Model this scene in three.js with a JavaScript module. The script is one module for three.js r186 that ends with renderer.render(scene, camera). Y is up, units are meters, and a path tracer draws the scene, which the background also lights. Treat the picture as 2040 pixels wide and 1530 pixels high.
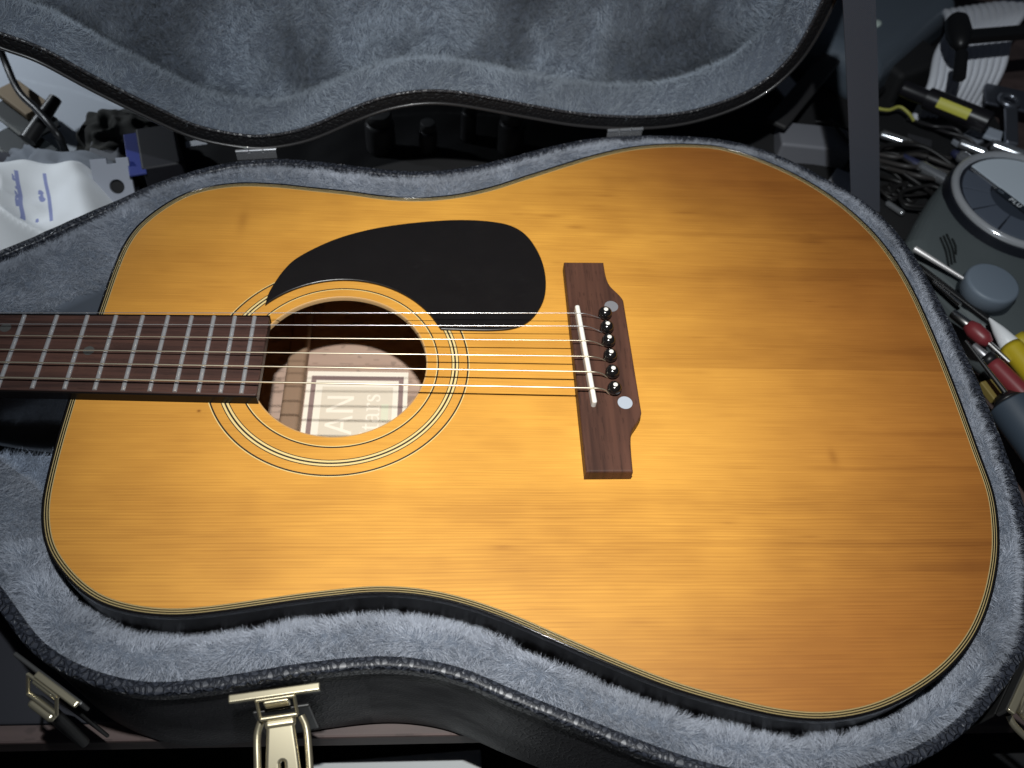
import * as THREE from 'three';
import { RoundedBoxGeometry } from 'three/addons/geometries/RoundedBoxGeometry.js';
import { MeshSurfaceSampler } from 'three/addons/math/MeshSurfaceSampler.js';
import { mergeGeometries, mergeVertices as mergeVerts } from 'three/addons/utils/BufferGeometryUtils.js';

// ---------- camera, background, lamps, exposure (units: metres, y up, soundboard at y = 0)
const scene = new THREE.Scene();
const camera = new THREE.PerspectiveCamera(47.31, 4 / 3, 0.02, 20);
camera.position.set(-0.0815, 0.4203, 0.3121);
camera.rotation.set(-0.94889, -0.13421, 0.12240, 'YXZ');
camera.focus = 0.5; camera.userData.fStop = 8;
scene.background = new THREE.Color(0.010, 0.012, 0.016);
const renderer = new THREE.WebGLRenderer({ antialias: true });
renderer.toneMapping = THREE.LinearToneMapping;
renderer.toneMappingExposure = 1;
renderer.shadowMap.enabled = true;
function lamp(name, x, y, z, tx, ty, tz, I, deg, pen, radius, col) {
  const s = new THREE.SpotLight(col, I, 0, deg * Math.PI / 180, pen, 2); s.name = name;
  s.position.set(x, y, z); s.target.position.set(tx, ty, tz); s.castShadow = true; s.shadow.radius = radius;
  scene.add(s, s.target); return s;
}
// work lamp over the bench: a hot spot and its spill
lamp('work_lamp', -0.085, 0.66, 0.225, -0.015, 0, 0.03, 1.38, 28, 1, 0.35, new THREE.Color(1, 0.955, 0.88));
lamp('work_lamp_spill', -0.075, 0.66, 0.225, 0.04, -0.08, -0.14, 1.12, 72, 1, 0.35, new THREE.Color(0.90, 0.96, 1));

// added unseen lamp, off to the left behind the lid, for the paper sheet
lamp('added_back_lamp', -0.80, 0.30, -0.52, -0.42, -0.08, -0.31, 0.55, 24, 0.6, 0.6, new THREE.Color(0.86, 0.93, 1));

// ---------- helpers
let seed = 7;
const rnd = () => { seed = (seed * 1664525 + 1013904223) >>> 0; return seed / 4294967296; };
const rr = (a, b) => a + (b - a) * rnd();
const hash = (i, j, s) => { let h = (i * 374761393 + j * 668265263 + s * 974634777) | 0; h = Math.imul(h ^ (h >>> 13), 1274126177); return ((h ^ (h >>> 16)) >>> 0) / 4294967296; };
function vn(x, y, s = 0) {
  const i = Math.floor(x), j = Math.floor(y); let fx = x - i, fy = y - j; fx = fx * fx * (3 - 2 * fx); fy = fy * fy * (3 - 2 * fy);
  const a = hash(i, j, s), b = hash(i + 1, j, s), c = hash(i, j + 1, s), d = hash(i + 1, j + 1, s);
  return a + (b - a) * fx + (c - a) * fy + (a - b - c + d) * fx * fy;
}
const fbm = (x, y, s) => vn(x, y, s) * 0.5 + vn(x * 2.1, y * 2.1, s + 1) * 0.3 + vn(x * 4.3, y * 4.3, s + 2) * 0.2;
const clamp = (v, a = 0, b = 1) => Math.min(b, Math.max(a, v));
const sst = (a, b, v) => { const t = clamp((v - a) / (b - a)); return t * t * (3 - 2 * t); };
const mm = (a) => a.map(([x, y]) => new THREE.Vector2(x / 1000, y / 1000));
const mmShape = (a) => a.map(([x, y]) => new THREE.Vector2(x / 1000, y / 1000));
const used = {};
function numbered(n) { used[n] = (used[n] ?? -1) + 1; return used[n] ? n + '_' + String(used[n]).padStart(3, '0') : n; }
function mesh(name, geo, mat, parent) {
  const m = new THREE.Mesh(geo, mat); m.name = parent ? name : numbered(name); m.castShadow = m.receiveShadow = true; (parent ?? scene).add(m); return m;
}
function tag(o, label, category, group) { o.userData.label = label; o.userData.category = category; if (group) o.userData.group = group; return o; }
function thing(name, label, category, pos = [0, 0, 0], turn = 0, group) {
  const g = new THREE.Group(); g.name = numbered(name); g.position.set(...pos); g.rotation.y = turn; scene.add(g); return tag(g, label, category, group);
}
function part(name, parent) { const g = new THREE.Group(); g.name = name; parent.add(g); return g; }
function dataTex(w, h, fn, srgb, repX = 1, repY = 1) {
  const d = new Uint8Array(w * h * 4);
  for (let y = 0; y < h; y++) for (let x = 0; x < w; x++) {
    const c = fn(x / w, y / h), k = (y * w + x) * 4;
    for (let i = 0; i < 3; i++) d[k + i] = clamp(srgb ? Math.pow(clamp(c[i]), 1 / 2.2) : c[i]) * 255; d[k + 3] = 255;
  }
  const t = new THREE.DataTexture(d, w, h); t.wrapS = t.wrapT = THREE.RepeatWrapping; t.magFilter = THREE.LinearFilter; t.minFilter = THREE.LinearMipmapLinearFilter; t.generateMipmaps = true;
  if (srgb) t.colorSpace = THREE.SRGBColorSpace; t.repeat.set(repX, repY); t.needsUpdate = true; return t;
}
const M = (r, g, b, rough, metal = 0, extra = {}) => new THREE.MeshPhysicalMaterial({ color: new THREE.Color().setRGB(r, g, b), roughness: rough, metalness: metal, ...extra });
// closed curve through points, evenly sampled: array of {x, z, nx, nz} with outward normals
function loop(ctrl, n, tension = 0.5) {
  const c = new THREE.CatmullRomCurve3(ctrl.map(([x, z]) => new THREE.Vector3(x / 1000, 0, z / 1000)), true, 'centripetal', tension);
  c.arcLengthDivisions = 2000;
  const p = c.getSpacedPoints(n).slice(0, n).map((v) => ({ x: v.x, z: v.z }));
  for (let k = 0; k < 2; k++) { const q = p.map((v) => ({ ...v })); for (let i = 0; i < n; i++) { const a = q[(i + n - 1) % n], b = q[i], d = q[(i + 1) % n]; p[i].x = (a.x + 2 * b.x + d.x) / 4; p[i].z = (a.z + 2 * b.z + d.z) / 4; } }
  let area = 0; for (let i = 0; i < n; i++) { const a = p[i], b = p[(i + 1) % n]; area += a.x * b.z - b.x * a.z; }
  const s = Math.sign(area);
  for (let i = 0; i < n; i++) { const a = p[(i + n - 2) % n], b = p[(i + 2) % n], l = Math.hypot(b.x - a.x, b.z - a.z); p[i].nx = s * (b.z - a.z) / l; p[i].nz = -s * (b.x - a.x) / l; }
  return p;
}
const offset = (p, d) => p.map((v) => ({ ...v, x: v.x + v.nx * d, z: v.z + v.nz * d }));
// grid swept along a closed loop; prof(i) -> [[outward offset, height], ...] in metres
function sweep(p, prof, closedProf = false) {
  const n = p.length, P = prof(0).length, pos = [], uv = [], idx = []; let arc = 0;
  for (let i = 0; i <= n; i++) {
    const v = p[i % n], q = prof(i % n); let l = 0;
    if (i) { const u = p[i - 1]; arc += Math.hypot(v.x - u.x, v.z - u.z); }
    for (let k = 0; k < P; k++) { if (k) l += Math.hypot(q[k][0] - q[k - 1][0], q[k][1] - q[k - 1][1]); pos.push(v.x + v.nx * q[k][0], q[k][1], v.z + v.nz * q[k][0]); uv.push(arc, l); }
  }
  for (let i = 0; i < n; i++) for (let k = 0; k < P - 1; k++) { const a = i * P + k, b = a + P; idx.push(a, a + 1, b, b, a + 1, b + 1); }
  const g = new THREE.BufferGeometry(); g.setAttribute('position', new THREE.Float32BufferAttribute(pos, 3)); g.setAttribute('uv', new THREE.Float32BufferAttribute(uv, 2)); g.setIndex(idx); g.computeVertexNormals();
  const N = g.attributes.normal; for (let k = 0; k < P; k++) { const a = k, b = n * P + k; const v = new THREE.Vector3(N.getX(a) + N.getX(b), N.getY(a) + N.getY(b), N.getZ(a) + N.getZ(b)).normalize(); N.setXYZ(a, v.x, v.y, v.z); N.setXYZ(b, v.x, v.y, v.z); }
  return g;
}
function flip(g) { const a = g.index.array; for (let i = 0; i < a.length; i += 3) { const t = a[i]; a[i] = a[i + 1]; a[i + 1] = t; } g.computeVertexNormals(); return g; }
const shapeOf = (p) => new THREE.Shape(p.map((v) => new THREE.Vector2(v.x, -v.z)));
// slab with its top face at y = top
function slab(shape, top, thick, bevel = 0, seg = 2, curve = 24) {
  const g = new THREE.ExtrudeGeometry(shape, { depth: thick - 2 * bevel, bevelEnabled: bevel > 0, bevelSize: bevel, bevelOffset: -bevel, bevelThickness: bevel, bevelSegments: seg, curveSegments: curve });
  g.rotateX(-Math.PI / 2); g.translate(0, top - thick + bevel, 0); return g;
}
function tube(pts, r, seg = 40, rad = 8) { return new THREE.TubeGeometry(new THREE.CatmullRomCurve3(pts.map((a) => new THREE.Vector3(a[0] / 1000, a[1] / 1000, a[2] / 1000))), seg, r / 1000, rad, false); }
function rod(a, b, r0, r1 = r0, rad = 20) {   // straight tapered bar between two points in millimetres
  const A = new THREE.Vector3(...a).divideScalar(1000), B = new THREE.Vector3(...b).divideScalar(1000), d = B.clone().sub(A);
  const g = new THREE.CylinderGeometry(r1 / 1000, r0 / 1000, d.length(), rad); g.applyQuaternion(new THREE.Quaternion().setFromUnitVectors(new THREE.Vector3(0, 1, 0), d.clone().normalize())); g.translate((A.x + B.x) / 2, (A.y + B.y) / 2, (A.z + B.z) / 2); return g;
}
function lathe(a, b, prof, rad = 24) {  // prof: [t along, radius mm]
  const A = new THREE.Vector3(...a).divideScalar(1000), B = new THREE.Vector3(...b).divideScalar(1000), d = B.clone().sub(A), L = d.length();
  const g = new THREE.LatheGeometry(prof.map(([t, r]) => new THREE.Vector2(r / 1000, t * L)), rad); g.applyQuaternion(new THREE.Quaternion().setFromUnitVectors(new THREE.Vector3(0, 1, 0), d.clone().normalize())); g.translate(A.x, A.y, A.z); return g;
}
function box(w, h, d, x, y, z, r = 0.6, ry = 0) { const g = new RoundedBoxGeometry(w / 1000, h / 1000, d / 1000, 3, Math.min(r, w / 2.05, h / 2.05, d / 2.05) / 1000); if (ry) g.rotateY(ry); g.translate(x / 1000, y / 1000, z / 1000); return g; }

// ---------- materials
function woodTex(w, h, W, H, base, dark, freq, s, streak = 0.5) {   // grain runs along u
  return dataTex(w, h, (u, v) => {
    const x = u * W, y = v * H, f = fbm(x * 10, y * freq, s), g = vn(x * 40, y * freq * 6, s + 9), k = clamp(f * 1.5 - 0.3 + (g - 0.5) * streak);
    const pore = vn(x * 160, y * freq * 14, s + 17) > 0.82 ? 0.72 : 1;
    return [0, 1, 2].map((i) => (base[i] + (dark[i] - base[i]) * k) * pore);
  }, true, 1 / W, 1 / H);
}
const rosewood = M(1, 1, 1, 0.42, 0, { map: woodTex(1024, 256, 0.4, 0.08, [0.076, 0.033, 0.024], [0.026, 0.012, 0.010], 180, 3) });
const bridgeWood = M(1, 1, 1, 0.5, 0, { specularIntensity: 0.4, map: woodTex(512, 256, 0.2, 0.06, [0.105, 0.044, 0.028], [0.040, 0.017, 0.012], 120, 23) });
const blackGloss = M(0.008, 0.007, 0.007, 0.18, 0, { clearcoat: 0.5, clearcoatRoughness: 0.12 });
const blackPlastic = M(0.010, 0.010, 0.011, 0.4);
const blackMatt = M(0.012, 0.012, 0.013, 0.75);
const ivory = M(0.80, 0.78, 0.72, 0.35);
const cream = M(0.56, 0.43, 0.20, 0.4);
const pearl = M(0.42, 0.46, 0.52, 0.25, 0, { clearcoat: 0.6, iridescence: 0.3 });
const nickel = M(0.78, 0.78, 0.80, 0.30, 0.75);
const steel = M(0.75, 0.74, 0.72, 0.25, 1);
const chrome = M(0.80, 0.82, 0.86, 0.2, 0.85);
const brass = M(0.90, 0.81, 0.58, 0.28, 0.9);
const bronzeWire = M(0.85, 0.76, 0.58, 0.35, 0.9);
const plainWire = M(0.85, 0.85, 0.85, 0.30, 0.9);

// soundboard spruce: quartersawn grain along x, two bookmatched halves, amber lacquer, light falloff painted in as browner ends
const SBX = [-0.30, 0.25], SBZ = [-0.22, 0.22];
const fleck = [];
for (let i = 0; i < 36; i++) fleck.push([rr(-0.28, 0.23), rr(-0.2, 0.2), rr(0.003, 0.012), rr(0.0005, 0.0014), rr(0.04, 0.13)]);
fleck.push([0.085, -0.135, 0.012, 0.002, 0.16], [-0.010, -0.128, 0.010, 0.002, 0.25], [0.006, -0.118, 0.008, 0.002, 0.25], [0.03, -0.15, 0.01, 0.0015, 0.15], [-0.218, 0.035, 0.0012, 0.001, 0.6], [0.142, 0.062, 0.003, 0.006, 0.25], [-0.215, -0.115, 0.004, 0.012, 0.2], [-0.05, 0.118, 0.006, 0.0018, 0.14], [0.17, -0.11, 0.012, 0.003, 0.16], [0.20, -0.07, 0.014, 0.002, 0.14]);
const lerp3 = (a, b, t) => [a[0] + (b[0] - a[0]) * t, a[1] + (b[1] - a[1]) * t, a[2] + (b[2] - a[2]) * t];
const spruce = dataTex(2048, 1640, (u, v) => {
  const x = SBX[0] + u * (SBX[1] - SBX[0]), z = -(SBZ[0] + v * (SBZ[1] - SBZ[0]));
  const az = Math.abs(z), side = z < 0 ? 40 : 0, wob = 0.0022 * (vn(x * 7, z * 14, side + 1) - 0.5) + 0.0006 * (vn(x * 30, z * 60, side + 2) - 0.5);
  const q = az + wob, ph = 1150 * q - 1100 * q * q + 1.6 * vn(q * 160, x * 0.8, side + 3);
  const line = Math.pow(0.5 + 0.5 * Math.cos(ph * Math.PI * 2 * 0.62), 3) * (0.35 + 0.65 * vn(q * 70, x * 1.5, side + 4)) * (0.3 + 0.7 * sst(0.01, 0.12, z));
  const fine = vn(x * 45, q * 2600, side + 5) - 0.5, band = vn(x * 0.9 + 5, q * 55, side + 6) - 0.5, broad = vn(x * 1.3 + 9, q * 16, side + 7) - 0.5, cloud = fbm(x * 9, z * 9, 80) - 0.5;
  const streak = sst(0.70, 0.9, vn(x * 4 + 3, q * 130, side + 8)) * 0.13 * sst(-0.08, 0.18, x);
  let k = 1 - 0.15 * line + 0.17 * fine + 0.10 * band + 0.14 * broad * sst(-0.1, 0.15, x) + 0.34 * cloud + 0.22 * (fbm(x * 28, z * 60, 84) - 0.5) - streak;
  if (z < 0 && x > 0.02) k *= 1 - 0.12 * sst(0.02, 0.10, x); else if (x > 0.02) k *= 1 + 0.05 * sst(0.06, 0.0, z) * sst(0.03, 0.09, x);  // chatoyant sheen painted in: far half darker, near half lighter past the bridge
  const silk = vn(x * 60, z * 14, 60); k += 0.05 * (silk - 0.5);
  for (const f of fleck) { const dx = (x - f[0]) / f[2], dz = (z - f[1]) / f[3], r = dx * dx + dz * dz; if (r < 4) k -= f[4] * Math.exp(-r * 1.4); }
  const paintedFalloff = clamp(0.95 * sst(-0.01, 0.24, x + 0.05 * (cloud + broad) + 0.10 * sst(0.08, 0.21, az)) + 0.42 * sst(-0.07, -0.28, x));  // light falloff painted as browner wood toward tail and neck
  const c = lerp3([0.66, 0.322, 0.047], [0.29, 0.102, 0.015], paintedFalloff);
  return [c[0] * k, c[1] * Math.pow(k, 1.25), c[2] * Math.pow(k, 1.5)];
}, true, 1 / (SBX[1] - SBX[0]), 1 / (SBZ[1] - SBZ[0]));
spruce.offset.set(-SBX[0] / (SBX[1] - SBX[0]), -SBZ[0] / (SBZ[1] - SBZ[0]));
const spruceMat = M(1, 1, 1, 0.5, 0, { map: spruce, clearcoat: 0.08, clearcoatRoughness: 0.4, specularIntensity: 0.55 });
const sprucePlain = M(0.42, 0.24, 0.09, 0.6);

// leatherette, pebbled
const pebble = dataTex(512, 512, (u, v) => {
  const S = 26; let d1 = 9, d2 = 9; const X = u * S, Y = v * S, i0 = Math.floor(X), j0 = Math.floor(Y);
  for (let i = -1; i < 2; i++) for (let j = -1; j < 2; j++) { const a = ((i0 + i) % S + S) % S, b = ((j0 + j) % S + S) % S, dx = i0 + i + hash(a, b, 5) - X, dy = j0 + j + hash(a, b, 6) - Y, d = Math.hypot(dx, dy); if (d < d1) { d2 = d1; d1 = d; } else if (d < d2) d2 = d; }
  const h = sst(0, 0.4, d2 - d1); return [h, h, h];
}, false, 1 / 0.085, 1 / 0.085);
const leather = M(0.026, 0.030, 0.042, 0.42, 0, { bumpMap: pebble, bumpScale: 0.0016, clearcoat: 0.2, clearcoatRoughness: 0.35 });
const tolex = M(0.026, 0.026, 0.032, 1, 0, { roughnessMap: dataTex(256, 256, (u, v) => { const k = 0.38 + 0.4 * fbm(u * 8, v * 5, 150); return [k, k, k]; }, false, 3, 8), bumpMap: pebble, bumpScale: 0.0002 });
const plushBase = M(0.11, 0.13, 0.165, 0.95);
const plushHair = M(1, 1, 1, 0.7, 0, { sheen: 0.3, sheenRoughness: 0.5 });

// fur: short curved fibres standing on a lining surface, leaning in wandering tufts (too many to count)
const fibre = (() => {
  const pos = [], idx = [], n = 3;
  for (let k = 0; k <= n; k++) { const t = k / n, w = 0.5 * (1 - t * 0.8), b = 0.45 * t * t; pos.push(-w, t, b, w, t, b); }
  for (let k = 0; k < n; k++) idx.push(2 * k, 2 * k + 1, 2 * k + 2, 2 * k + 1, 2 * k + 3, 2 * k + 2);
  const g = new THREE.BufferGeometry(); g.setAttribute('position', new THREE.Float32BufferAttribute(pos, 3)); g.setIndex(idx); g.computeVertexNormals(); return g;
})();
function fur(name, geo, count, len, wid, parent, tint, ns, mottle = 0.4) {
  const m = new THREE.Mesh(geo), s = new MeshSurfaceSampler(m); s.setRandomGenerator?.(rnd); s.randomFunction = rnd; s.build();
  const im = new THREE.InstancedMesh(fibre, plushHair, count), P = new THREE.Vector3(), N = new THREE.Vector3(), T = new THREE.Vector3(), S = new THREE.Vector3(), mat = new THREE.Matrix4(), c = new THREE.Color();
  for (let i = 0; i < count; i++) {
    s.sample(P, N);
    const a = P.x + P.y * 0.7, b = P.z - P.y * 0.7, f1 = vn(a * 65, b * 65, ns) - 0.5, f2 = vn(a * 65 + 50, b * 65, ns) - 0.5, g1 = vn(a * 330, b * 330, ns + 5) - 0.5, g2 = vn(a * 330 + 9, b * 330, ns + 5) - 0.5;
    const d = N.clone().add(T.set(f1 * 2.6 + g1 * 1.9 + rr(-0.55, 0.55), f2 * 1.2 + rr(-0.55, 0.55), f2 * 2.6 + g2 * 1.9 + rr(-0.55, 0.55))).normalize();
    if (d.dot(N) < 0.25) d.addScaledVector(N, 0.4).normalize();
    T.set(rr(-1, 1), rr(-1, 1), rr(-1, 1)).cross(d).normalize(); S.crossVectors(d, T).normalize();
    const L = len * rr(0.65, 1.2) * (0.75 + 0.5 * vn(a * 60, b * 60, ns + 8)), w = wid * rr(0.7, 1.2);
    mat.makeBasis(T.multiplyScalar(w), d.multiplyScalar(L), S.multiplyScalar(L)); mat.setPosition(P); im.setMatrixAt(i, mat);
    const k = rr(0.8, 1.15) * (1 + mottle * (sst(0.25, 0.75, fbm(a * 19 + b * 5, b * 15 - a * 4, ns + 11)) - 0.55)); im.setColorAt(i, c.setRGB(tint[0] * k, tint[1] * k, tint[2] * k));
  }
  im.name = name; im.userData.kind = 'stuff'; im.castShadow = im.receiveShadow = true; parent.add(im); return im;
}

// ---------- bench and lower shelf
const benchTex = woodTex(1024, 256, 1.2, 0.3, [0.115, 0.076, 0.070], [0.060, 0.040, 0.037], 60, 51, 0.3);
const benchMat = M(1, 1, 1, 0.6, 0, { map: benchTex });
const bench = thing('workbench', 'dark brown wooden workbench with black front under the open guitar case', 'workbench', [0, 0, 0]);
const slabGeo = (x0, x1, z0, z1, y1, t) => { const g = slab(new THREE.Shape([[x0, -z0], [x0, -z1], [x1, -z1], [x1, -z0]].map(([a, b]) => new THREE.Vector2(a, b))), y1, t, 0.0015); return g; };
mesh('bench_top', slabGeo(-1.1, 1.1, -1.1, 0.183, -0.116, 0.02), benchMat, bench);
mesh('apron', slabGeo(-1.1, 1.1, 0.150, 0.161, -0.1365, 0.075), blackMatt, bench);
mesh('lower_shelf', slabGeo(-1.1, 1.1, -0.3, 0.5, -0.212, 0.02), blackMatt, bench);

// ---------- guitar
const guitar = thing('acoustic_guitar', 'amber spruce acoustic guitar with black pickguard lying in its open plush case', 'guitar', [0, 0, 0]);
const OUT = [[-290, 0], [-289, -40], [-288, -72], [-286, -92], [-281, -109], [-268, -129], [-254, -142], [-238, -149], [-221, -152.5], [-198, -152.5], [-169, -149.5], [-146, -147], [-123, -143.5], [-99, -143], [-75, -147], [-52, -155], [-27, -167.5], [-1, -180.5], [25, -193], [52, -203], [76, -208], [100, -209.5], [120, -208.5], [138, -202.5], [162, -189], [184, -171.5], [204, -148], [219, -120], [227, -93], [231, -66], [232.5, -36], [233, 0], [232.5, 31], [231.5, 60], [231, 81], [229, 94], [222, 117], [214, 134], [203, 152], [189, 169], [170, 184.5], [148, 196.5], [125, 204.5], [102, 207.5], [82, 206], [60, 201], [30, 192], [1, 180], [-24, 168.5], [-48, 157.5], [-65, 151], [-82, 146.2], [-99, 143.5], [-117, 143], [-133, 144.5], [-150, 146.5], [-170, 149.5], [-195, 153], [-210, 154], [-227, 152.5], [-244, 148], [-255, 142], [-267, 132], [-278, 119], [-284, 106], [-287.5, 92], [-289, 76], [-290, 50]];
const body = loop(OUT, 420);
const HX = -0.1428, HR = 0.0512;
const BW = 0.0042;
const inner = offset(body, -BW);
const top = shapeOf(inner); const hole = new THREE.Path(); hole.absarc(HX, 0, HR, 0, Math.PI * 2, true); top.holes.push(hole);
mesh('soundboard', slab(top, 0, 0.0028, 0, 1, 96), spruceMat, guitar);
// binding: alternating cream and black strips around the edge
[[0, 0.0013, 0], [0.0013, 0.0019, 1], [0.0019, 0.0024, 0], [0.0024, 0.0031, 1], [0.0031, 0.0035, 0], [0.0035, BW, 1]].forEach(([a, b, c]) => {
  const o = -a, i = -b, h = c ? 0.00005 : 0.0001; mesh('binding_strip', sweep(body, () => [[i, -0.0026], [i, h], [o, h], [o, -0.004]]), c ? cream : blackGloss, guitar);
});
const sideMat = M(0.006, 0.005, 0.005, 0.3, 0, { specularIntensity: 0.25 });
mesh('side', sweep(body, () => [[-0.0005, -0.004], [0, -0.004], [0, -0.104], [-0.0005, -0.104]]), sideMat, guitar);
const insideMat = M(1, 1, 1, 0.8, 0, { map: woodTex(512, 512, 0.4, 0.4, [0.30, 0.19, 0.13], [0.17, 0.10, 0.07], 40, 61) });
mesh('inner_side', sweep(body, () => [[-0.0025, -0.0035], [-0.0025, -0.1005]]), M(0.06, 0.035, 0.025, 0.8), guitar);
mesh('back_panel', slab(shapeOf(offset(body, -0.0004)), -0.100, 0.004), M(1, 1, 1, 0.7, 0, { map: woodTex(512, 512, 0.5, 0.5, [0.56, 0.40, 0.31], [0.42, 0.28, 0.21], 35, 71) }), guitar);
mesh('back_brace', box(13, 14, 270, -186, -94, 0, 3), M(0.30, 0.19, 0.12, 0.75), guitar);
mesh('back_brace', box(13, 14, 270, -86, -94, 0, 3), M(0.30, 0.19, 0.12, 0.75), guitar);
// paper label glued inside, seen through the soundhole
{
  const S = 8, w = 72, h = 96, cv = document.createElement('canvas'); cv.width = w * S; cv.height = h * S; const c = cv.getContext('2d');
  c.scale(S, S); c.fillStyle = '#faf0de'; c.fillRect(0, 0, w, h);
  c.fillStyle = '#927b76'; c.fillRect(3.2, 4, w - 6.4, 3.8); c.fillRect(3.2, 4, 3.4, h - 8); c.fillRect(w - 6.6, 4, 3.4, h - 8); c.fillRect(3.2, h - 7.8, w - 6.4, 3.8);
  c.fillStyle = '#e6d9c4'; c.fillRect(11.5, 13.5, w - 22, h - 26);
  c.fillStyle = '#fff3e0'; c.save(); c.translate(34.5, 19); c.rotate(-Math.PI / 2); c.textAlign = 'right'; c.font = '26px sans-serif'; c.fillText('AN', 0, 0); c.restore();
  c.save(); c.translate(52.5, 19); c.rotate(-Math.PI / 2); c.textAlign = 'right'; c.font = '17px serif'; c.fillText('itars', 0, 0); c.restore();
  c.fillStyle = '#e4e2c8'; c.fillRect(54, 28, 5, 14);
  const t = new THREE.CanvasTexture(cv); t.colorSpace = THREE.SRGBColorSpace; t.anisotropy = 8;
  const g = new THREE.PlaneGeometry(w / 1000, h / 1000); g.rotateX(-Math.PI / 2); g.translate((-179 + w / 2) / 1000, -0.0992, (-66 + h / 2) / 1000);
  mesh('paper_label', g, M(1, 1, 1, 0.8, 0, { map: t }), guitar).userData.label = 'cream paper label with a brown frame inside the soundhole';
}
// rosette rings inlaid round the hole
function ring(r0, r1, mat, y) {
  const s = new THREE.Shape(); s.absarc(HX, 0, r1 / 1000, 0, Math.PI * 2); const h = new THREE.Path(); h.absarc(HX, 0, r0 / 1000, 0, Math.PI * 2, true); s.holes.push(h);
  mesh('rosette_ring', slab(s, y, 0.0004, 0, 1, 120), mat, guitar);
}
const ringBlack = M(0.02, 0.013, 0.008, 0.5), ringCream = M(0.74, 0.56, 0.24, 0.4);
ring(57.7, 58.5, ringBlack, 0.00012); ring(57.2, 57.7, ringCream, 0.0001);
ring(66.0, 66.5, ringBlack, 0.0001); ring(66.5, 67.7, ringCream, 0.00012); ring(67.7, 68.7, ringBlack, 0.00014); ring(68.7, 69.9, ringCream, 0.00012); ring(69.9, 70.4, ringBlack, 0.0001);
ring(75.3, 76.2, ringBlack, 0.00012); ring(76.2, 76.7, ringCream, 0.0001);
{ // bare wood edge of the soundhole catches light
  const hp = []; for (let i = 0; i < 120; i++) { const a = i / 120 * Math.PI * 2; hp.push({ x: HX + HR * Math.cos(a), z: HR * Math.sin(a), nx: -Math.cos(a), nz: -Math.sin(a) }); }
  mesh('soundhole_edge', sweep(hp, () => [[0.0003, -0.0029], [0.0003, -0.0006], [-0.0002, 0.0001], [-0.0006, 0.0001]]), M(0.55, 0.34, 0.15, 0.5), guitar);
}
// pickguard
{
  const P = [[-191, -42.5], [-189.5, -54], [-183, -71.5], [-174, -84], [-154, -99], [-132, -109], [-109, -115.3], [-85, -119.3], [-67, -120.6], [-50, -119.6], [-37, -116], [-27, -107], [-19.8, -91], [-16.7, -73.5], [-17.6, -56.5], [-22, -43.6], [-29, -33.5], [-38.5, -27.7], [-51, -25.7], [-65, -25.4], [-83.5, -25.7]];
  const v = new THREE.SplineCurve(mm(P)).getPoints(160).map((q) => new THREE.Vector2(q.x, -q.y));
  const a0 = Math.atan2(25.7, -83.5 + 142.8), a1 = Math.atan2(42.5, -191 + 142.8);
  for (let i = 1; i < 40; i++) { const a = a0 + (a1 - a0) * i / 40, r = 0.0642; v.push(new THREE.Vector2(HX + r * Math.cos(a), r * Math.sin(a))); }
  mesh('pickguard', slab(new THREE.Shape(v), 0.0019, 0.0018, 0.0007, 4), M(0.007, 0.0058, 0.0058, 1, 0, { roughnessMap: dataTex(512, 512, (u, v) => { let k = 0.34 + 0.12 * (fbm(u * 14, v * 14, 140) - 0.5); k += 0.12 * sst(0.86, 0.97, vn(u * 16 + v * 10, v * 420 - u * 160, 141)); return [k, k, k]; }, false, 6, 6) }), guitar);
}
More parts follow.
